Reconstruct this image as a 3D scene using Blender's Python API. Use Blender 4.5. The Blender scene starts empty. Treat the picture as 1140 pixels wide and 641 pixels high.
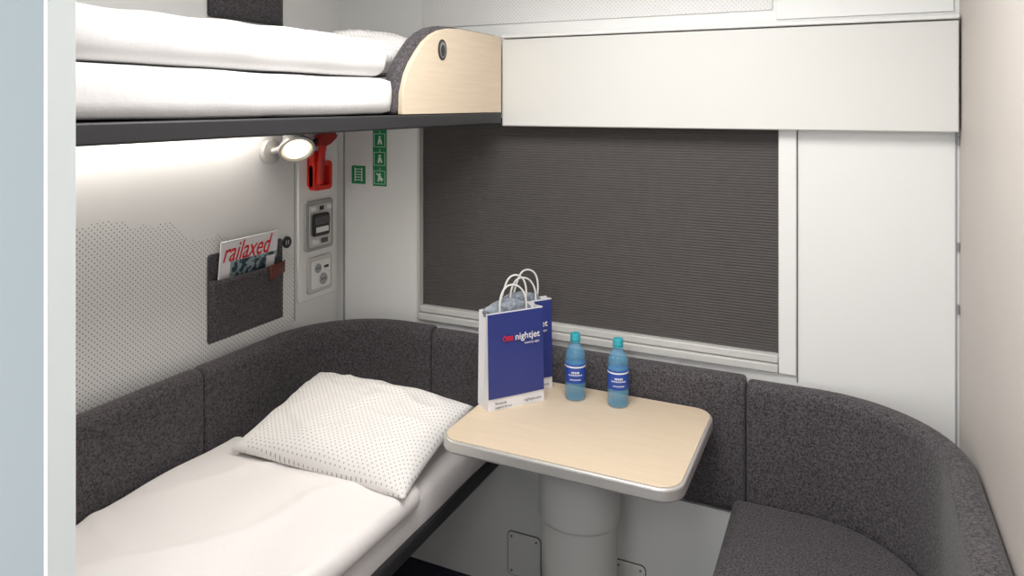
import bpy, bmesh, math, random
from mathutils import Vector, Matrix, noise
random.seed(3)
S=bpy.context.scene
C=S.collection

# ---------------------------------------------------------------- materials
def srgb(r,g,b):
    f=lambda c:(c/255/12.92) if c/255<=0.04045 else ((c/255+0.055)/1.055)**2.4
    return (f(r),f(g),f(b),1)
class NT:
    def __init__(s,name):
        s.m=bpy.data.materials.new(name); s.m.use_nodes=True
        s.t=s.m.node_tree; s.b=s.t.nodes['Principled BSDF']
    def n(s,t,**k):
        x=s.t.nodes.new(t)
        for a,v in k.items(): setattr(x,a,v)
        return x
    def l(s,a,b): s.t.links.new(a,b)
    def math(s,op,a,b=None,c=None,clamp=False):
        x=s.n('ShaderNodeMath',operation=op); x.use_clamp=clamp
        for i,v in enumerate((a,b,c)):
            if v is None: continue
            if isinstance(v,(int,float)): x.inputs[i].default_value=v
            else: s.l(v,x.inputs[i])
        return x.outputs[0]
    def mix(s,f,a,b):
        x=s.n('ShaderNodeMix',data_type='RGBA')
        if isinstance(f,(int,float)): x.inputs[0].default_value=f
        else: s.l(f,x.inputs[0])
        for i,v in ((6,a),(7,b)):
            if isinstance(v,tuple): x.inputs[i].default_value=v
            else: s.l(v,x.inputs[i])
        return x.outputs[2]
    def noise(s,scale,detail=3,vec=None,rough=.5):
        x=s.n('ShaderNodeTexNoise'); x.inputs['Scale'].default_value=scale
        x.inputs['Detail'].default_value=detail; x.inputs['Roughness'].default_value=rough
        if vec is not None: s.l(vec,x.inputs['Vector'])
        return x.outputs['Fac']
    def obj(s): return s.n('ShaderNodeTexCoord').outputs['Object']
    def pos(s): return s.n('ShaderNodeNewGeometry').outputs['Position']
    def sep(s,v):
        x=s.n('ShaderNodeSeparateXYZ'); s.l(v,x.inputs[0]); return x.outputs
    def bump(s,h,strength=.2,dist=.002):
        x=s.n('ShaderNodeBump'); x.inputs['Strength'].default_value=strength
        x.inputs['Distance'].default_value=dist
        s.l(h,x.inputs['Height']); s.l(x.outputs[0],s.b.inputs['Normal'])
    def col(s,c):
        if isinstance(c,tuple): s.b.inputs['Base Color'].default_value=c
        else: s.l(c,s.b.inputs['Base Color'])
    def dots(s,a,b,sp,r):
        # staggered dot grid
        a=s.math('DIVIDE',a,sp); b=s.math('DIVIDE',b,sp)
        u=s.math('ADD',a,b); v=s.math('SUBTRACT',a,b)
        fu=s.math('SUBTRACT',s.math('FRACT',u),.5); fv=s.math('SUBTRACT',s.math('FRACT',v),.5)
        d=s.math('SQRT',s.math('ADD',s.math('MULTIPLY',fu,fu),s.math('MULTIPLY',fv,fv)))
        return s.math('LESS_THAN',d,r)
def plain(name,c,rough=.5,metal=0,ns=60,var=.03,bump=0,bs=200,spec=.5):
    t=NT(name)
    f=t.noise(ns,3,t.obj())
    c2=tuple(min(1,x*(1-var*2)) for x in c[:3])+(1,)
    t.col(t.mix(f,c,c2))
    t.b.inputs['Roughness'].default_value=rough; t.b.inputs['Metallic'].default_value=metal
    t.b.inputs['Specular IOR Level'].default_value=spec
    if bump: t.bump(t.noise(bs,4,t.obj()),bump)
    return t.m
def emis(name,c,st):
    t=NT(name); t.col(c); t.b.inputs['Emission Color'].default_value=c
    t.b.inputs['Emission Strength'].default_value=st; return t.m

M_white=plain('white_laminate',srgb(234,235,234),.42,var=.01,ns=8)
M_store=plain('storage_front_laminate',srgb(222,222,219),.42,var=.01,ns=8)
M_white2=plain('white_panel',srgb(236,237,236),.4,var=.01,ns=8)
M_warm=plain('warm_beige_laminate',srgb(198,191,185),.5,var=.02,ns=5)
M_cool=plain('cool_grey_laminate',srgb(128,140,146),.45,var=.01,ns=5)
M_cool2=plain('cool_light_trim',srgb(226,236,239),.4,var=.01,ns=5)
M_ceil=plain('ceiling_white',srgb(234,234,232),.6,var=.01)
M_alu=plain('brushed_aluminium',srgb(205,203,200),.38,.45,ns=40,var=.03)
M_alud=plain('grey_coated_metal',srgb(150,150,150),.4,.5,var=.03)
M_grey=plain('light_grey_coating',srgb(203,203,201),.4,0,var=.02,ns=20)
M_greyp=plain('grey_plastic',srgb(158,160,162),.45,var=.02)
M_black=plain('black_coated_steel',srgb(44,44,47),.5,.1,var=.04,bump=.1,bs=500)
M_dark=plain('dark_plastic',srgb(30,30,34),.4,var=.05)
M_gap_shadow=plain('gap_and_shadow_grey',srgb(90,90,90),.7,var=.05)
M_red=plain('red_plastic',srgb(214,40,30),.4,var=.04)
M_dredp=plain('dark_red_plastic',srgb(165,36,30),.4,var=.04)
M_dred=plain('dark_red_leather',srgb(105,48,38),.5,var=.1,bump=.2,bs=300)
M_green=plain('sign_green',srgb(24,140,84),.5,var=.02)
M_sign=plain('sign_white',srgb(225,240,232),.5,var=.01)
M_blue=plain('navy_paper',srgb(48,60,132),.38,var=.05,ns=12)
M_paper=plain('white_paper',srgb(236,236,240),.5,var=.02,ns=20)
M_cord=plain('white_cord',srgb(232,232,230),.8,var=.06,ns=400,bump=.4,bs=500)
M_txtw=plain('print_white',srgb(238,238,240),.5,var=.01)
M_txtr=plain('print_red',srgb(220,30,40),.5,var=.01)
M_txtd=plain('print_dark',srgb(60,62,80),.5,var=.01)
M_teal=plain('teal_cap',srgb(60,175,190),.35,var=.03)
M_label=plain('bottle_label',srgb(36,76,168),.4,var=.05)
M_carpet=plain('navy_carpet',srgb(54,56,76),.95,var=.25,ns=300,bump=.5,bs=400)
M_led=emis('led_warm',(1,.93,.84,1),9)
M_lens=emis('lamp_lens',(1,.84,.58,1),2.4)
M_ceillamp=emis('ceiling_lamp_diffuser',(1,.97,.93,1),4)

def felt():
    t=NT('charcoal_felt'); o=t.obj()
    f=t.noise(180,3,o,.75); g=t.noise(40,3,o)
    f=t.math('MULTIPLY_ADD',t.math('SUBTRACT',f,.5),4.0,.5,clamp=True)
    c=t.mix(f,srgb(48,45,49),srgb(104,100,103))
    c=t.mix(t.math('MULTIPLY',g,.25),c,srgb(66,63,66))
    t.col(c); t.b.inputs['Roughness'].default_value=.95; t.b.inputs['Specular IOR Level'].default_value=.15
    t.b.inputs['Sheen Weight'].default_value=.12
    t.bump(t.noise(360,3,o),.6,.002); return t.m
M_felt=felt()
def linen(name,c,dotted=None):
    t=NT(name); o=t.obj()
    col=t.mix(t.noise(5,3,o),c,tuple(x*.97 for x in c[:3])+(1,))
    if dotted:
        s=t.sep(o); m=t.dots(s[0],s[1],.0165,.15)
        mask=t.math('GREATER_THAN',t.math('ADD',s[0],t.math('MULTIPLY',t.noise(9,2,o),.12)),dotted)
        m=t.math('MULTIPLY',m,mask)
        col=t.mix(t.math('MULTIPLY',m,.7),col,srgb(95,90,88))
    t.col(col); t.b.inputs['Roughness'].default_value=.9; t.b.inputs['Specular IOR Level'].default_value=.15
    t.b.inputs['Sheen Weight'].default_value=.1
    t.bump(t.noise(22,5,o,.6),.3,.006); return t.m
M_linen=linen('white_linen',srgb(241,237,236))
M_linen2=linen('white_sheet',srgb(226,225,225))
M_pillow=linen('dotted_linen',srgb(241,239,237),-.19)
def wood(name,sc,a,b_):
    t=NT(name); o=t.obj()
    mp=t.n('ShaderNodeMapping'); t.l(o,mp.inputs[0]); mp.inputs['Scale'].default_value=sc
    f=t.noise(2.2,5,mp.outputs[0],.6)
    t.col(t.mix(f,a,b_)); t.b.inputs['Roughness'].default_value=.42; return t.m
M_wood=wood('light_maple',(3,55,55),srgb(232,216,193),srgb(213,192,165))
M_woodb=wood('light_maple_board',(55,3,55),srgb(226,211,189),srgb(207,189,164))
def wall_left_mat():
    t=NT('mountain_dot_laminate'); p=t.pos(); s=t.sep(p)
    m=t.dots(s[1],s[2],.0165,.175)
    n=t.n('ShaderNodeTexNoise',noise_dimensions='1D'); t.l(s[1],n.inputs['W']); n.inputs['Scale'].default_value=9; n.inputs['Detail'].default_value=6; n.inputs['Roughness'].default_value=.55
    over=t.math('MAXIMUM',t.math('SUBTRACT',s[1],1.36),0)
    ridge=t.math('SUBTRACT',1.30,t.math('MULTIPLY',over,.34))
    ridge=t.math('ADD',ridge,t.math('MULTIPLY',n.outputs['Fac'],.09))
    mask=t.math('LESS_THAN',s[2],ridge)
    lim=t.math('LESS_THAN',s[1],2.05)
    m=t.math('MULTIPLY',t.math('MULTIPLY',m,mask),lim)
    base=t.mix(t.noise(6,2,p),srgb(233,233,232),srgb(228,228,227))
    t.col(t.mix(t.math('MULTIPLY',m,.85),base,srgb(84,84,84)))
    t.b.inputs['Roughness'].default_value=.42; return t.m
M_wl=wall_left_mat()
def dot_panel():
    t=NT('dotted_upper_panel'); s=t.sep(t.pos())
    m=t.dots(s[0],s[2],.014,.16)
    t.col(t.mix(t.math('MULTIPLY',m,.5),srgb(228,228,228),srgb(120,120,120)))
    t.b.inputs['Roughness'].default_value=.5; return t.m
M_dp=dot_panel()
def blindm():
    t=NT('pleated_blind'); o=t.pos()
    t.col(t.mix(t.noise(30,3,o),srgb(89,86,85),srgb(82,79,78))); t.b.inputs['Roughness'].default_value=.85
    t.b.inputs['Specular IOR Level'].default_value=.15
    return t.m
M_blind=blindm()
def pet():
    t=NT('blue_pet'); t.col(t.mix(t.noise(20,2,t.obj()),srgb(120,190,226),srgb(100,175,218)))
    t.b.inputs['Roughness'].default_value=.05; t.b.inputs['Alpha'].default_value=.42
    t.b.inputs['Specular IOR Level'].default_value=.9
    t.b.inputs['IOR'].default_value=1.5; return t.m
M_pet=pet()
def film():
    t=NT('clear_film'); t.col(t.mix(t.noise(60,3,t.obj()),srgb(190,200,210),srgb(70,80,98)))
    t.b.inputs['Roughness'].default_value=.12; t.b.inputs['Alpha'].default_value=.85
    t.bump(t.noise(90,3,t.obj()),.9,.01); return t.m
M_film=film()
def magphoto():
    t=NT('magazine_photo')
    f=t.noise(35,5,t.pos(),.6)
    c=t.mix(t.math('GREATER_THAN',f,.5),srgb(35,60,70),srgb(150,170,178))
    t.col(c); t.b.inputs['Roughness'].default_value=.3; return t.m
M_mag=magphoto()

# ---------------------------------------------------------------- helpers
def root(name,loc=(0,0,0),rot=(0,0,0),parent=None):
    e=bpy.data.objects.new(name,None); e.empty_display_size=.05
    e.location=loc; e.rotation_euler=rot; C.objects.link(e)
    if parent: e.parent=parent
    return e
def fin(bm,name,mat,parent=None,smooth=True,bevel=0,seg=3,angle=35):
    bmesh.ops.recalc_face_normals(bm,faces=bm.faces)
    me=bpy.data.meshes.new(name); bm.to_mesh(me); bm.free()
    o=bpy.data.objects.new(name,me); C.objects.link(o)
    me.materials.append(mat)
    if parent: o.parent=parent
    if bevel:
        b=o.modifiers.new('bevel','BEVEL'); b.width=bevel; b.segments=seg; b.limit_method='ANGLE'; b.angle_limit=math.radians(30); b.harden_normals=False
    if smooth:
        for p in me.polygons: p.use_smooth=True
        try: me.set_sharp_from_angle(angle=math.radians(angle))
        except Exception: pass
    return o
def box(name,x0,x1,y0,y1,z0,z1,mat,parent=None,bevel=0,seg=3):
    bm=bmesh.new()
    cx,cy,cz=(x0+x1)/2,(y0+y1)/2,(z0+z1)/2
    bmesh.ops.create_cube(bm,size=1,matrix=Matrix.Diagonal((x1-x0,y1-y0,z1-z0,1)))
    o=fin(bm,name,mat,parent,smooth=bevel>0,bevel=bevel,seg=seg); o.location=(cx,cy,cz); return o
def prism(name,pts,axis,a,b,mat,parent=None,bevel=0,seg=3):
    """pts 2D polygon, extruded along axis from a to b. axis x: pts=(y,z); y: (x,z); z: (x,y)"""
    def mk(p,t):
        return {'x':(t,p[0],p[1]),'y':(p[0],t,p[1]),'z':(p[0],p[1],t)}[axis]
    bm=bmesh.new()
    A=[bm.verts.new(mk(p,a)) for p in pts]; B=[bm.verts.new(mk(p,b)) for p in pts]
    bm.faces.new(A); bm.faces.new(list(reversed(B)))
    n=len(pts)
    for i in range(n): bm.faces.new((A[i],A[(i+1)%n],B[(i+1)%n],B[i]))
    return fin(bm,name,mat,parent,bevel=bevel,seg=seg)
def rrect(x0,x1,y0,y1,r,n=8):
    rs=r if isinstance(r,(list,tuple)) else [r]*4
    out=[]
    for (cx,cy,a0),q in zip(((x1,y1,0),(x0,y1,90),(x0,y0,180),(x1,y0,270)),rs):
        sx=-1 if cx==x1 else 1; sy=-1 if cy==y1 else 1
        for i in range(n+1):
            a=math.radians(a0+90*i/n)
            out.append((cx+sx*q+q*math.cos(a),cy+sy*q+q*math.sin(a)))
    return out
def frame(name,outer,inner,a,b,mat,parent=None,bevel=0):
    """ring extruded along x between matching outer and inner (y,z) outlines"""
    bm=bmesh.new(); n=len(outer)
    R_=[[bm.verts.new((t,p[0],p[1])) for p in ring] for t in (a,b) for ring in (outer,inner)]
    oa,ia,ob,ib=R_
    for i in range(n):
        j=(i+1)%n
        bm.faces.new((oa[i],oa[j],ia[j],ia[i])); bm.faces.new((ob[i],ib[i],ib[j],ob[j]))
        bm.faces.new((oa[i],ob[i],ob[j],oa[j])); bm.faces.new((ia[i],ia[j],ib[j],ib[i]))
    return fin(bm,name,mat,parent,bevel=bevel)
def cyl(name,c,r,h,mat,parent=None,axis=(0,0,1),seg=40,r2=None,bevel=0):
    bm=bmesh.new()
    bmesh.ops.create_cone(bm,cap_ends=True,segments=seg,radius1=r,radius2=r if r2 is None else r2,depth=h)
    o=fin(bm,name,mat,parent,bevel=bevel)
    o.location=c; o.rotation_mode='QUATERNION'; o.rotation_quaternion=Vector(axis).normalized().to_track_quat('Z','Y'); return o
def lathe(name,prof,mat,parent=None,seg=48):
    bm=bmesh.new(); rings=[]
    for r,z in prof:
        rings.append([bm.verts.new((r*math.cos(2*math.pi*i/seg),r*math.sin(2*math.pi*i/seg),z)) for i in range(seg)])
    for a,b in zip(rings,rings[1:]):
        for i in range(seg): bm.faces.new((a[i],a[(i+1)%seg],b[(i+1)%seg],b[i]))
    bm.faces.new(rings[0]); bm.faces.new(rings[-1])
    return fin(bm,name,mat,parent,angle=50)
def tube(name,pts,r,mat,parent=None,cyclic=False):
    cu=bpy.data.curves.new(name,'CURVE'); cu.dimensions='3D'; cu.bevel_depth=r; cu.bevel_resolution=3
    sp=cu.splines.new('NURBS'); sp.points.add(len(pts)-1)
    for p,q in zip(sp.points,pts): p.co=(*q,1)
    sp.order_u=3; sp.use_endpoint_u=True; sp.use_cyclic_u=cyclic; sp.resolution_u=10
    cu.materials.append(mat); cu.use_fill_caps=True
    o=bpy.data.objects.new(name,cu); C.objects.link(o)
    if parent: o.parent=parent
    return o
def text(name,s,size,mat,loc,rot,parent=None,shear=0,bold=0,align='LEFT',sx=1):
    cu=bpy.data.curves.new(name,'FONT'); cu.body=s; cu.size=size; cu.extrude=.0003; cu.shear=shear; cu.offset=bold
    cu.align_x=align; cu.materials.append(mat)
    o=bpy.data.objects.new(name,cu); C.objects.link(o); o.location=loc; o.rotation_euler=rot; o.scale=(sx,1,1)
    if parent: o.parent=parent
    return o
def rbox(name,b,r,step,mat,parent=None,disp=None):
    x0,x1,y0,y1,z0,z1=b
    bm=bmesh.new()
    dims=(x1-x0,y1-y0,z1-z0); c=Vector(((x0+x1)/2,(y0+y1)/2,(z0+z1)/2))
    N=[max(2,int(d/step)) for d in dims]
    vm={}
    def V(i,j,k):
        key=(i,j,k)
        if key not in vm:
            p=Vector((-.5+i/N[0],-.5+j/N[1],-.5+k/N[2]))
            vm[key]=bm.verts.new((p.x*dims[0],p.y*dims[1],p.z*dims[2]))
        return vm[key]
    for k in (0,N[2]):
        for i in range(N[0]):
            for j in range(N[1]): bm.faces.new((V(i,j,k),V(i+1,j,k),V(i+1,j+1,k),V(i,j+1,k)))
    for j in (0,N[1]):
        for i in range(N[0]):
            for k in range(N[2]): bm.faces.new((V(i,j,k),V(i+1,j,k),V(i+1,j,k+1),V(i,j,k+1)))
    for i in (0,N[0]):
        for j in range(N[1]):
            for k in range(N[2]): bm.faces.new((V(i,j,k),V(i,j+1,k),V(i,j+1,k+1),V(i,j,k+1)))
    h=Vector(dims)/2
    for v in bm.verts:
        q=Vector([max(-h[a]+r,min(h[a]-r,v.co[a])) for a in range(3)])
        d=v.co-q
        nrm=d.normalized() if d.length>1e-6 else Vector((0,0,1))
        if d.length>r*.98: v.co=q+nrm*r
        if disp: v.co+=disp(v.co+c,nrm)
    o=fin(bm,name,mat,parent,angle=80); o.location=c
    return o

# ---------------------------------------------------------------- room shell
XL,XR,YB,H=-1.855,.273,2.30,2.32
box('floor',-1.95,.40,-1.6,2.4,-.06,0,M_carpet)
box('ceiling',-1.95,.40,-1.6,2.4,H,H+.05,M_ceil)
box('wall_left',XL-.06,XL,.41,2.4,0,H,M_wl)
box('wall_right',XR,XR+.06,-1.6,2.4,0,H,M_warm)
wb=root('wall_back')
WX0,WX1=-1.47,-.193
box('left_column',XL,WX0,YB,YB+.06,0,H,M_white,wb)
box('right_column',WX1,XR,YB,YB+.06,0,H,M_white,wb)
box('below_window',WX0,WX1,YB,YB+.06,0,.86,M_white,wb)
box('above_window',WX0,WX1,YB,YB+.06,1.62,H,M_white,wb)
box('upper_dotted_panel',-1.45,-.21,YB-.006,YB-.0005,1.955,2.25,M_dp,wb,bevel=.002)
box('upper_side_panel',-.2,.26,YB-.006,YB-.0005,1.925,2.25,M_white2,wb,bevel=.002)
lw=root('wall_lower_service')
box('panel',XL+.001,XR-.001,2.235,YB-.001,.001,.44,M_white2,lw)
def hatch(x0,x1,z0,z1,nm):
    h=root(nm,parent=lw)
    prism('gasket',rrect(x0-.003,x1+.003,z0-.003,z1+.003,.017),'y',2.2325,2.2352,M_gap_shadow,h)
    prism('cover',rrect(x0,x1,z0,z1,.015),'y',2.230,2.2335,M_white2,h,bevel=.001)
    for x,z in ((x0+.014,z0+.014),(x1-.014,z0+.014),(x0+.014,z1-.014),(x1-.014,z1-.014)):
        cyl('screw',(x,2.229,z),.004,.003,M_alud,h,(0,1,0),16)
hatch(-1.065,-.945,.055,.200,'service_hatch')
hatch(-.685,-.585,.06,.205,'service_hatch')
p=root('wall_partition')
box('panel',XL-.06,-.625,.386,.409,0,H,M_cool,p)
box('end_trim',-.6245,-.620,.385,.410,0,H,M_cool2,p)

# window, blind
w=root('window_1')
box('glass_backing',WX0,WX1,YB+.045,YB+.055,.86,1.62,M_dark,w)
bm=bmesh.new(); pz=.0088; z=.905; rows=[]
k=0
while z<1.618:
    y=YB+.022+(.0013 if k%2 else 0)
    rows.append((bm.verts.new((WX0+.001,y,z)),bm.verts.new((WX1-.001,y,z)))); z+=pz/2; k+=1
for a,b in zip(rows,rows[1:]): bm.faces.new((a[0],a[1],b[1],b[0]))
fin(bm,'pleated_blind',M_blind,w,smooth=False)
box('blind_bottom_bar',WX0+.005,WX1-.001,YB-.004,YB+.026,.888,.912,M_grey,w,bevel=.004)
box('sill_strip',WX0+.005,WX1-.001,YB-.014,YB+.03,.862,.886,M_grey,w,bevel=.003)
box('jamb_trim_left',WX0-.006,WX0+.004,YB-.005,YB+.026,.862,1.60,M_grey,w,bevel=.001)
box('frame_right',WX1,-.142,YB-.010,YB-.0005,.86,1.60,M_white,w,bevel=.004)
box('frame_shadow_line',-.142,-.139,YB-.003,YB-.0003,.84,1.60,M_gap_shadow,w)  # thin grey strip paints the shadow line along the frame's right edge

box('trim_1',-1.822,-1.817,YB-.006,YB-.0005,.6,1.6,M_greyp)
t=root('trim_2')
box('seam',XR-.010,XR-.006,YB-.004,YB-.0005,.6,1.62,M_greyp,t)
for zz in (1.57,1.28,1.11):
    box('hinge',XR-.006,XR-.001,YB-.02,YB-.005,zz-.012,zz+.012,M_alud,t,bevel=.001)

s=root('overhead_storage_panel')
box('front',-1.098,XR-.006,2.25,2.270,1.594,1.896,M_store,s,bevel=.004)
box('body',-1.09,XR-.008,2.271,2.2935,1.60,1.888,M_greyp,s)
box('top_lip',-1.098,XR-.006,2.245,2.2935,1.900,1.912,M_white2,s,bevel=.003)

# ---------------------------------------------------------------- padded backrests
def sweep(name,path,th,z0,z1,parent,mat=M_felt,r=.028):
    prof=rrect(-th/2,th/2,z0,z1,r,6)
    pr=[]
    for i,(a,b) in enumerate(prof):
        pr.append((a,b))
        a2,b2=prof[(i+1)%len(prof)]
        L=math.hypot(a2-a,b2-b)
        m=int(L/.04)
        for k in range(1,m): pr.append((a+(a2-a)*k/m,b+(b2-b)*k/m))
    P=[Vector(q) for q in path]
    D=[0]
    for a,b in zip(P,P[1:]): D.append(D[-1]+(b-a).length)
    T=D[-1]; e=.012
    st=[0,e*.15,e*.45,e]; n=int((T-2*e)/.03)+1
    st+= [e+(T-2*e)*i/n for i in range(1,n)]+[T-e,T-e*.45,T-e*.15,T]
    def at(s):
        for i in range(len(P)-1):
            if s<=D[i+1]+1e-9:
                f=(s-D[i])/(D[i+1]-D[i]); return P[i].lerp(P[i+1],f)
        return P[-1]
    bm=bmesh.new(); rings=[]
    cz=(z0+z1)/2
    for s_ in st:
        c=at(s_); tan=(at(min(T,s_+.01))-at(max(0,s_-.01))).normalized(); nn=Vector((-tan.y,tan.x))
        d=min(s_,T-s_); ins=0
        if d<e: ins=e*(1-math.sqrt(max(0,1-(1-d/e)**2)))
        ring=[]
        for a,b in pr:
            aa=math.copysign(max(0,abs(a)-ins),a); bb=cz+math.copysign(max(0,abs(b-cz)-ins),b-cz)
            q=c+nn*aa; ring.append(bm.verts.new((q.x,q.y,bb)))
        rings.append(ring)
    m=len(pr)
    for a,b in zip(rings,rings[1:]):
        for i in range(m): bm.faces.new((a[i],a[(i+1)%m],b[(i+1)%m],b[i]))
    bm.faces.new(rings[0]); bm.faces.new(rings[-1])
    return fin(bm,name,mat,parent,angle=60)
th=.07; off=.039; CZ0,CZ1=.445,.858
xl=XL+off; yb=YB-off-.008; xr=XR-off
R=.36-off
def arc(cx,cy,r,a0,a1,n=20): return [(cx+r*math.cos(math.radians(a0+(a1-a0)*i/n)),cy+r*math.sin(math.radians(a0+(a1-a0)*i/n))) for i in range(n+1)]
br=root('padded_backrest')
sweep('side_pad',[(xl,.43),(xl,1.582)],th,CZ0,CZ1,br)
sweep('corner_pad',[(xl,1.585)]+arc(xl+R,yb-R,R,180,90)+[(-1.372,yb)],th,CZ0,CZ1,br)
sweep('window_pad',[(-1.369,yb),(-.280,yb)],th,CZ0,CZ1-.006,br)
sweep('right_corner_pad',[(-.277,yb)]+arc(xr-R,yb-R,R,90,0)+[(xr,.9)],th,CZ0,CZ1-.016,br)

b=root('bench_seat')
sx1=XR-.082
pts=rrect(-.31,sx1,.95,YB-.09,[.30,.02,.06,.02],12)
prism('seat_pad',pts,'z',.415,.505,M_felt,b,bevel=.028,seg=5)
pts=rrect(-.29,sx1-.02,.98,YB-.11,[.30,.02,.04,.02],10)
prism('seat_frame',pts,'z',.39,.414,M_black,b)
box('seat_plinth',-.255,sx1-.03,1.0,2.22,.001,.389,M_white2,b,bevel=.005)

# ---------------------------------------------------------------- lower bed
bed=root('lower_berth')
box('base',XL+.004,-1.115,.43,2.205,.415,.443,M_black,bed)
box('rail',-1.113,-1.078,.42,2.205,.438,.482,M_black,bed,bevel=.008)
for yy in (.6,1.9):
    box('bracket',XL+.01,-1.25,yy-.02,yy+.02,.30,.414,M_black,bed)
def nz(p,sc,seed=0): return noise.noise(Vector((p.x*sc+seed,p.y*sc,p.z*sc+seed)))
rbox('mattress',(-1.778,-1.092,.44,2.203,.450,.585),.03,.03,M_linen,bed,lambda p,n:n*(.003*nz(p,8,1)))
def fold(p,ax,ay,fr,seed,w=6):
    ph=(p.x*ax+p.y*ay)*fr+3.0*nz(p,2.0,seed)
    amp=max(0,nz(p,2.2,seed+20)+.35)
    return amp*max(0,math.sin(ph))**w
def dv(p,n):
    q=Vector((p.x*1.2+.25*p.y,p.y*.8,p.z))
    d=.010*nz(q,3.0,7)+.004*nz(q,7,3)+.012*fold(p,.55,.85,17,4)+.008*fold(p,-.8,.6,24,9,5)
    return Vector((0,0,d*1.25))+n*d*.5
rbox('duvet',(-1.774,-1.066,.45,1.70,.552,.628),.034,.011,M_linen,bed,dv)

def pillow(name,L,W,Ht,mat,loc,rot,seed,parent=None,n=64):
    bm=bmesh.new(); top={};bot={}
    for i in range(n+1):
        for j in range(n+1):
            s=-1+2*i/n; t_=-1+2*j/n
            s=math.sin(s*math.pi/2)*.35+s*.65; t_=math.sin(t_*math.pi/2)*.35+t_*.65
            pin=1-.05*(1-t_*t_)*abs(s)**3; pin2=1-.06*(1-s*s)*abs(t_)**3
            x=s*L/2*pin; y=t_*W/2*pin2
            hh=max(0,(1-abs(s)**2.8)*(1-abs(t_)**2.8))**.5
            p=Vector((x,y,0))
            wr=.012*nz(p,8,seed)+.006*nz(p,18,seed+3)+.008*max(0,1-abs(nz(Vector((x*.6,y,0)),11,seed+9))*5)
            rad=Vector((s,t_)); edge=hh
            cw=.010*math.sin(12*math.atan2(t_,s)+2*nz(p,5,seed))*max(0,rad.length-.55)*edge
            zt=Ht*.60*hh+(wr+cw)*edge; zb=-Ht*.40*hh
            top[i,j]=bm.verts.new((x,y,zt))
            bot[i,j]=top[i,j] if i in(0,n) or j in(0,n) else bm.verts.new((x,y,zb))
    for i in range(n):
        for j in range(n):
            bm.faces.new((top[i,j],top[i+1,j],top[i+1,j+1],top[i,j+1]))
            bm.faces.new((bot[i,j],bot[i,j+1],bot[i+1,j+1],bot[i+1,j]))
    o=fin(bm,name,mat,parent,angle=120)
    o.location=loc; o.rotation_euler=rot
    return o
pillow('pillow',.60,.42,.120,M_pillow,(-1.368,1.785,.680),(math.radians(12),math.radians(2),math.radians(2)),5)

# ---------------------------------------------------------------- upper berth
ub=root('upper_berth')
XE=-1.10
box('base',XL+.002,XE-.022,.43,2.243,1.617,1.64,M_black,ub)
box('rail',XE-.021,XE+.004,.42,2.243,1.603,1.6405,M_black,ub,bevel=.004)
prof=[(1.633,1.642),(1.635,1.70),(1.655,1.752),(1.68,1.787),(1.713,1.82),(1.745,1.848),(1.785,1.872),(1.83,1.889),(1.88,1.899),(1.95,1.904),(2.243,1.904),(2.243,1.642)]
prism('end_board',prof,'x',XE-.012,XE+.003,M_woodb,ub,bevel=.0015)
prof2=[(y-.018 if y<2.2 else y,z+(.0 if z<1.65 else .007)) for y,z in prof]
prism('felt_guard',prof2,'x',XE-.055,XE-.0125,M_felt,ub,bevel=.012)
gr=[(1.842+.024*math.cos(a*math.pi/16),1.832+.031*math.sin(a*math.pi/16)) for a in range(32)]
gi=[(1.842+.017*math.cos(a*math.pi/16),1.832+.024*math.sin(a*math.pi/16)) for a in range(32)]
prism('grip_ring',gr,'x',XE+.003,XE+.006,M_dark,ub,bevel=.001)
prism('grip_recess',gi,'x',XE+.006,XE+.0065,M_alud,ub)
prism('grip_slot',[(1.842+.012*math.cos(a*math.pi/16),1.829+.018*math.sin(a*math.pi/16)) for a in range(32)],'x',XE+.0065,XE+.007,M_dark,ub)
rbox('mattress',(XL+.01,XE-.004,.44,1.605,1.643,1.738),.02,.03,M_linen2,ub,lambda p,n:n*(.003*nz(p,9,1)))
rbox('mattress_head',(XL+.01,XE-.060,1.60,2.24,1.643,1.738),.02,.03,M_linen2,ub,None)
def dv2(p,n):
    q=Vector((p.x*1.1,p.y*.9+.3*p.z,p.z))
    d=.010*nz(q,4,17)+.006*nz(q,9,5)
    return n*d+Vector((0,0,d*.8))
rbox('duvet',(XL+.015,XE-.008,.44,1.60,1.742,1.842),.042,.014,M_linen2,ub,dv2)
pillow('upper_pillow',.60,.46,.15,M_pillow,(-1.50,1.86,1.81),(math.radians(3),0,0),9,ub)

l=root('led_strip_light')
box('profile',XL+.03,XL+.075,.5,1.90,1.605,1.6175,M_alu,l)
box('diffuser',XL+.034,XL+.071,.51,1.89,1.600,1.6048,M_led,l)

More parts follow.
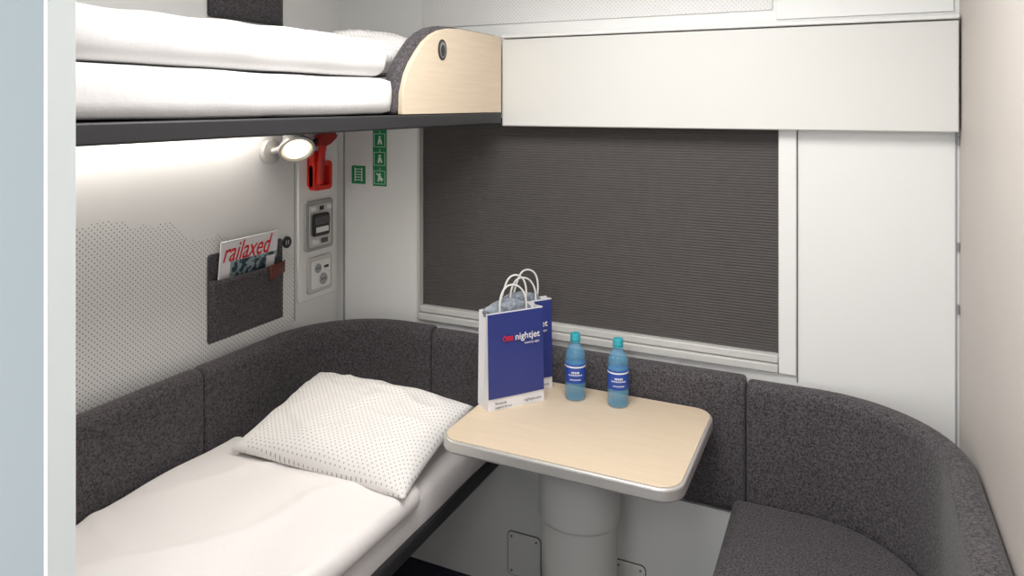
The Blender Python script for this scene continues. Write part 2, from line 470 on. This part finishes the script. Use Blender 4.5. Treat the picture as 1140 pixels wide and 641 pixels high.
# ---------------------------------------------------------------- fabric wall pockets
def pocket(z0,zf,z1,nm):
    r=root(nm)
    y0,y1=1.655,1.985
    prism('back',rrect(y0,y1,z0,z1,.012),'x',XL+.001,XL+.007,M_felt,r)
    bm=bmesh.new(); n=24; m=10; g={}
    for i in range(n+1):
        for j in range(m+1):
            s=i/n; t_=j/m
            bul=.012+.028*(math.sin(math.pi*s)**.5)*(.35+.65*t_)
            if i in (0,n): bul=.006
            if j==0: bul=.006
            g[i,j]=bm.verts.new((XL+.003+bul,y0+(y1-y0)*s,z0+(zf-z0)*t_+.004*math.sin(3*s)*t_))
    for i in range(n):
        for j in range(m): bm.faces.new((g[i,j],g[i+1,j],g[i+1,j+1],g[i,j+1]))
    o=fin(bm,'front',M_felt,r,angle=80)
    so=o.modifiers.new('s','SOLIDIFY'); so.thickness=.004
    bm=bmesh.new(); n=8; g=[]
    for i in range(n+1):
        s=.70+.30*i/n
        bul=.012+.028*(max(0,math.sin(math.pi*s))**.5) if i<n else .006
        x=XL+.0065+bul; y=y0+(y1-y0)*s+(.002 if i==n else 0)
        g.append((bm.verts.new((x,y,zf-.046+.016*(i/n))),bm.verts.new((x,y,zf+.006))))
    for a,b_ in zip(g,g[1:]): bm.faces.new((a[0],b_[0],b_[1],a[1]))
    o=fin(bm,'leather_tab',M_dred,r,angle=80)
    so=o.modifiers.new('s','SOLIDIFY'); so.thickness=.004; so.offset=0
    return r
pocket(.905,1.105,1.188,'wall_pocket')
pocket(1.95,2.13,2.24,'wall_pocket')
mg=root('magazine',(XL+.016,1.802,1.085),(0,math.radians(6),0))
box('pages',-.003,.003,-.118,.135,-.13,.142,M_paper,mg,bevel=.0008)
box('cover_photo',.0031,.0036,-.075,.135,-.12,.072,M_mag,mg)
box('cover_bar',.0037,.0040,.085,.125,.02,.06,M_paper,mg)
text('title','railaxed',.090,M_txtr,(.0042,-.112,.074),(math.radians(90),0,math.radians(90)),mg,shear=.35,bold=.0005,sx=.72)
ro=(math.radians(90),0,math.radians(90))

d=root('berth_number_disc')
cyl('disc',(XL+.003,2.012,1.168),.021,.005,M_dark,d,(1,0,0))
text('digits','11',.022,M_txtw,(XL+.0057,2.012,1.160),ro,d,align='CENTER')

# ---------------------------------------------------------------- service panel with devices
sp=root('service_panel')
prism('backing',rrect(2.065,2.285,.93,1.60,.012),'x',XL+.0005,XL+.010,M_white2,sp,bevel=.003)
box('edge_line',XL+.0004,XL+.002,2.052,2.056,.87,1.6,M_greyp,sp)
dy=.022
sw=root('control_unit',(0,dy,0))
prism('plate',rrect(2.07,2.225,1.115,1.305,.014),'x',XL+.0095,XL+.022,M_greyp,sw,bevel=.003)
prism('inset',rrect(2.085,2.21,1.13,1.29,.01),'x',XL+.0222,XL+.026,M_alu,sw,bevel=.002)
prism('cradle',rrect(2.095,2.185,1.17,1.255,.01),'x',XL+.0262,XL+.040,M_dark,sw,bevel=.005)
prism('cradle_label',rrect(2.105,2.175,1.185,1.205,.002),'x',XL+.0402,XL+.041,M_txtw,sw)
prism('handset',rrect(2.10,2.18,1.215,1.245,.006),'x',XL+.0402,XL+.045,M_gap_shadow,sw,bevel=.002)
for i in range(3): box('indicator',XL+.0262,XL+.028,2.095+.045*i,2.118+.045*i,1.266,1.282,M_dark if i%2 else M_txtw,sw)
for i in range(2): box('button',XL+.0262,XL+.030,2.10+.05*i,2.135+.05*i,1.14,1.158,M_gap_shadow if i else M_txtw,sw,bevel=.001)
so=root('power_socket',(0,dy,0))
prism('plate',rrect(2.085,2.222,.955,1.09,.012),'x',XL+.0095,XL+.020,M_alu,so,bevel=.003)
prism('inset',rrect(2.10,2.207,.97,1.075,.008),'x',XL+.0202,XL+.023,M_white2,so,bevel=.001)
cyl('outlet',(XL+.0235,2.135,1.045),.018,.003,M_greyp,so,(1,0,0))
cyl('outlet_lower',(XL+.0235,2.165,1.0),.022,.003,M_greyp,so,(1,0,0))
for y,z in ((2.128,1.045),(2.142,1.045),(2.157,1.0),(2.173,1.0)): cyl('pin_hole',(XL+.0255,y,z),.003,.002,M_dark,so,(1,0,0),12)
box('usb_port',XL+.0232,XL+.0245,2.17,2.195,1.04,1.05,M_dark,so)

# emergency hammer in its bracket
h=root('emergency_hammer',(0,-.006,-.008))
X=XL+.0095
prism('bracket_back',rrect(2.115,2.215,1.365,1.50,.012),'x',X,X+.006,M_red,h,bevel=.002)
frame('bracket_frame',rrect(2.118,2.222,1.352,1.462,.016,4),rrect(2.150,2.205,1.370,1.445,.008,4),X+.005,X+.034,M_red,h,bevel=.002)
prism('bracket_post',rrect(2.118,2.155,1.36,1.50,.008),'x',X+.005,X+.030,M_red,h,bevel=.004)
tube('handle',[(X+.042,2.138,1.380),(X+.043,2.140,1.43),(X+.044,2.146,1.49),(X+.044,2.160,1.545)],.0145,M_red,h)
tube('handle_grip',[(X+.047,2.140,1.395),(X+.048,2.141,1.43),(X+.048,2.145,1.47)],.0125,M_dredp,h)
prism('head',[(2.110,1.522),(2.126,1.562),(2.165,1.578),(2.215,1.572),(2.222,1.548),(2.185,1.526),(2.150,1.516)],'x',X+.026,X+.060,M_dredp,h,bevel=.006)
cyl('mount',(X+.015,2.165,1.545),.010,.03,M_dark,h,(1,0,0),20)
cyl('tip',(X+.043,2.226,1.557),.011,.026,M_dark,h,(0,1,.0),20,r2=.003)
cyl('tip_b',(X+.043,2.106,1.54),.011,.022,M_dark,h,(0,-1,-.1),20,r2=.003)

# reading lamp
rl=root('reading_lamp',(0,.02,0))
cyl('wall_plate',(XL+.012,1.900,1.505),.045,.024,M_alu,rl,(1,0,0),48,bevel=.005)
tube('arm',[(XL+.02,1.900,1.505),(XL+.055,1.912,1.514),(XL+.085,1.922,1.530)],.012,M_alu,rl)
hd=Vector((.62,-.42,-.66)).normalized()
hc=Vector((XL+.108,1.922,1.522))
lath=[(.001,.076),(.022,.074),(.034,.060),(.040,.032),(.050,.008),(.061,-.006),(.062,-.018),(.053,-.020),(.046,-.010)]
o=lathe('shade',lath,M_alu,rl); o.location=hc; o.rotation_mode='QUATERNION'; o.rotation_quaternion=(-hd).to_track_quat('Z','Y')
cyl('lens',hc+hd*.0125,.044,.004,M_lens,rl,hd,40)
L=bpy.data.lights.new('lamp_spot','SPOT'); L.energy=5; L.color=(1,.9,.76); L.spot_size=math.radians(110); L.spot_blend=.8; L.shadow_soft_size=.04
lo=bpy.data.objects.new('lamp_spot',L); C.objects.link(lo); lo.location=hc+hd*.03; lo.rotation_mode='QUATERNION'; lo.rotation_quaternion=hd.to_track_quat('-Z','Y'); lo.parent=rl

# signs
def person(px,pz,pr,s=1):
    cyl('pictogram_head',(px,YB-.0028,pz+.012*s),.005*s,.001,M_sign,pr,(0,1,0),16)
    prism('pictogram_body',[(px-.010*s,pz-.016*s),(px-.004*s,pz-.016*s),(px,pz-.006*s),(px+.006*s,pz-.016*s),(px+.012*s,pz-.014*s),(px+.005*s,pz+.006*s),(px-.006*s,pz+.006*s)],'y',YB-.0033,YB-.0023,M_sign,pr)
sg=root('ladder_sign')
prism('plate',rrect(-1.783,-1.717,1.357,1.428,.003),'y',YB-.002,YB-.0004,M_green,sg)
for x in (-1.768,-1.735): box('rail',x,x+.004,YB-.003,YB-.0021,1.367,1.42,M_sign,sg)
for i in range(5): box('rung',-1.764,-1.735,YB-.003,YB-.0021,1.371+.0105*i,1.374+.0105*i,M_sign,sg)
sg=root('emergency_exit_sign')
prism('plate',rrect(-1.681,-1.617,1.352,1.575,.003),'y',YB-.002,YB-.0004,M_green,sg)
for i in range(3):
    zc=1.388+.072*i
    for a,b_,c_,d_ in ((-1.675,-1.623,zc-.028,zc-.0265),(-1.675,-1.623,zc+.0225,zc+.024),(-1.675,-1.6735,zc-.028,zc+.024),(-1.6245,-1.623,zc-.028,zc+.024)):
        box('border',a,b_,YB-.003,YB-.0021,c_,d_,M_sign,sg)
    person(-1.648,zc-.002,sg,1)
    text('digit',str(3-i),.014,M_sign,(-1.652,YB-.0024,zc+.026),(math.radians(90),0,0),sg)
prism('arrow',[(-1.665,1.40),(-1.632,1.375),(-1.63,1.379),(-1.662,1.404)],'y',YB-.0036,YB-.0031,M_sign,sg)

# ---------------------------------------------------------------- table
tb=root('pedestal_table')
TX0,TX1,TY0,TY1=-1.035,-.362,1.702,2.208
prism('rim',rrect(TX0,TX1,TY0,TY1,[.062]*4,10),'z',.714,.7485,M_alu,tb,bevel=.006)
prism('top',rrect(TX0+.008,TX1-.008,TY0+.008,TY1-.003,[.055]*4,10),'z',.7486,.7506,M_wood,tb,bevel=.0008)
def oval(cx,cy,a,b,n=48): return [(cx+a*math.cos(2*math.pi*i/n),cy+b*math.sin(2*math.pi*i/n)) for i in range(n)]
pcx,pcy=-.713,1.975
prism('top_bracket',oval(pcx,pcy,.15,.14),'z',.70,.7135,M_black,tb,bevel=.003)
prism('upper_column',oval(pcx,pcy,.120,.107),'z',.47,.6995,M_grey,tb,bevel=.010,seg=4)
prism('lower_column',oval(pcx,pcy,.111,.099),'z',.02,.4695,M_grey,tb)
prism('foot',oval(pcx,pcy,.15,.13),'z',.001,.0195,M_alu,tb,bevel=.004)

TZ=.7508
def bag(loc,rz,w_,d_,h_,nm,seed):
    r=root(nm,loc,(0,0,math.radians(rz)))
    bm=bmesh.new(); nz_=10; rings=[]
    for k in range(nz_+1):
        z=h_*k/nz_; f=k/nz_
        dd=d_*(1-.25*f); g=.30*dd*f; y0=(d_-dd)/2
        ring=[(0,y0),(w_/2,y0-.003*math.sin(f*3)),(w_,y0),(w_-g*.6,y0+dd/2),(w_,y0+dd),(w_/2,y0+dd),(0,y0+dd),(g*.6,y0+dd/2)]
        rings.append([bm.verts.new((a,b_,z)) for a,b_ in ring])
    for a,b_ in zip(rings,rings[1:]):
        for i in range(8): bm.faces.new((a[i],a[(i+1)%8],b_[(i+1)%8],b_[i]))
    bm.faces.new(rings[0])
    o=fin(bm,'paper_body',M_paper,r,smooth=False)
    sm=o.modifiers.new('s','SOLIDIFY'); sm.thickness=.0006
    def face(side):
        bm=bmesh.new(); vs=[]
        z0,z1=.036,h_-.003
        for (x,z) in ((.001,z0),(w_/2,z0),(w_-.001,z0),(w_-.001,z1),(w_/2,z1),(.001,z1)):
            f=z/h_; dd=d_*(1-.25*f); y=(d_-dd)/2-.0035-(.003*math.sin(f*3) if abs(x-w_/2)<.01 else 0)
            if side: y=(d_+dd)/2+.002
            vs.append(bm.verts.new((x,y,z)))
        bm.faces.new((vs[0],vs[1],vs[4],vs[5])); bm.faces.new((vs[1],vs[2],vs[3],vs[4]))
        o=fin(bm,'printed_face',M_blue,r,smooth=False)
        s2=o.modifiers.new('s','SOLIDIFY'); s2.thickness=.0004
    face(0); face(1)
    tilt=math.atan2(.125*d_,h_)
    def fy(z): return .125*d_*z/h_-.0085
    rx=(math.radians(90)-tilt,0,0)
    text('wordmark','nightjet',.0285,M_txtw,(.090,fy(.2),.203),rx,r,bold=.0002)
    text('logo','ÖBB',.0185,M_txtr,(.048,fy(.2),.204),rx,r,bold=.0004)
    text('claim','travel by night',.009,M_txtw,(.122,fy(.18),.187),rx,r)
    text('footer','nightjet.com',.012,M_txtd,(.118,fy(.02)-.001,.014),rx,r)
    text('footer_b','Rewards',.011,M_txtd,(.02,fy(.02)-.001,.020),rx,r)
    text('footer_c','magazine for you',.008,M_txtd,(.02,fy(.01)-.001,.009),rx,r)
    for yy,dx,hh,ln in ((d_*.20,-.004,.072,.0),(d_*.80,.016,.088,.014)):
        c=w_/2+dx; a=.046; z=h_
        tube('handle',[(c-a,yy,z-.04),(c-a,yy,z),(c-a*.95+ln,yy+.004,z+hh*.55),(c-a*.5+ln,yy+.010,z+hh*.98),(c+a*.1+ln,yy+.012,z+hh*1.05),(c+a*.65+ln,yy+.010,z+hh*.9),(c+a+ln*.5,yy+.004,z+hh*.5),(c+a,yy,z),(c+a,yy,z-.04)],.0030,M_cord,r)
    bm=bmesh.new(); bmesh.ops.create_icosphere(bm,subdivisions=4,radius=1)
    for v in bm.verts:
        q=v.co.copy(); v.co=Vector((q.x*w_*.40,q.y*d_*.30,q.z*.032))*(1+.22*noise.noise(q*2.2+Vector((seed,0,0))))
    o=fin(bm,'wrapped_contents',M_film,r,angle=30); o.location=(w_*.42,d_*.5,h_-.004)
    return r
bag((-.976,1.906,TZ),52.3,.192,.074,.29,'gift_bag',1)
bag((-.994,2.010,TZ),52.3,.196,.046,.288,'gift_bag',4)

def bottle(x,y,rz):
    r=root('water_bottle',(x,y,TZ),(0,0,math.radians(rz)))
    pf=[(.022,.0),(.029,.002),(.0318,.008),(.032,.02),(.0300,.026),(.0318,.032),(.032,.04),(.032,.115),(.0315,.122),(.0295,.126),(.0315,.131),(.031,.140),(.027,.152),(.020,.164),(.0145,.172),(.0130,.178),(.0128,.186)]
    lathe('body',pf,M_pet,r)
    lb=[(.0324,.056),(.0326,.057),(.0326,.112),(.0324,.113)]
    lathe('label',lb,M_label,r)
    lathe('label_stripe',[(.0328,.104),(.0329,.1045),(.0329,.108),(.0328,.1085)],M_txtw,r)
    lathe('neck_ring',[(.0135,.178),(.0165,.1785),(.0165,.181),(.0135,.1815)],M_teal,r)
    cyl('cap',(0,0,.193),.0155,.021,M_teal,r,seg=24,bevel=.002)
    for i,(z,n,s_) in enumerate(((.090,5,1),(.082,9,.6),(.068,7,.5))):
        for k in range(n):
            a=math.radians(-70+(-n/2+k+.5)*9)
            c=(.0330*math.cos(a),.0330*math.sin(a),z)
            q=box('print_mark',-.0016,.0016,-.0003,.0003,-.003*s_,.003*s_,M_txtw,r)
            q.location=c; q.rotation_euler=(0,0,a+math.pi/2)
    return r
bottle(-.776,2.115,0)
bottle(-.640,2.122,0)

# ---------------------------------------------------------------- lighting
def area(name,loc,sx,sy,e,rot=(0,0,0),col=(1,.97,.93),parent=None):
    L=bpy.data.lights.new(name,'AREA'); L.shape='RECTANGLE'; L.size=sx; L.size_y=sy; L.energy=e; L.color=col
    o=bpy.data.objects.new(name,L); C.objects.link(o); o.location=loc; o.rotation_euler=rot
    if parent: o.parent=parent
    return o
c1=root('ceiling_lamp')
box('diffuser',-.95,-.10,.9,1.6,H-.02,H-.002,M_ceillamp,c1,bevel=.003)
area('ceiling_area',(-.52,1.25,H-.03),.8,.65,15.5,col=(1,.98,.96),parent=c1)
c2=root('ceiling_lamp')
box('diffuser',-1.2,.1,-1.0,-.3,H-.02,H-.002,M_ceillamp,c2,bevel=.003)
area('ceiling_area',(-.55,-.65,H-.03),1.2,.65,8,col=(1,.98,.96),parent=c2)
area('led_area',(XL+.055,1.18,1.597),.03,1.3,1.8,(0,0,0),(1,.95,.88),l)

W=bpy.data.worlds.new('world'); S.world=W; W.use_nodes=True
bg=W.node_tree.nodes['Background']; bg.inputs[0].default_value=(1,.99,.985,1); bg.inputs[1].default_value=2.05

# ---------------------------------------------------------------- camera
cam=bpy.data.cameras.new('camera'); co=bpy.data.objects.new('camera',cam); C.objects.link(co)
co.location=(0,0,1.67); co.rotation_euler=(math.radians(90),0,math.radians(25.2))
cam.sensor_width=36; cam.lens=25.2; cam.shift_y=-204.5/1140; cam.clip_start=.02
S.camera=co
S.view_settings.view_transform='Standard'
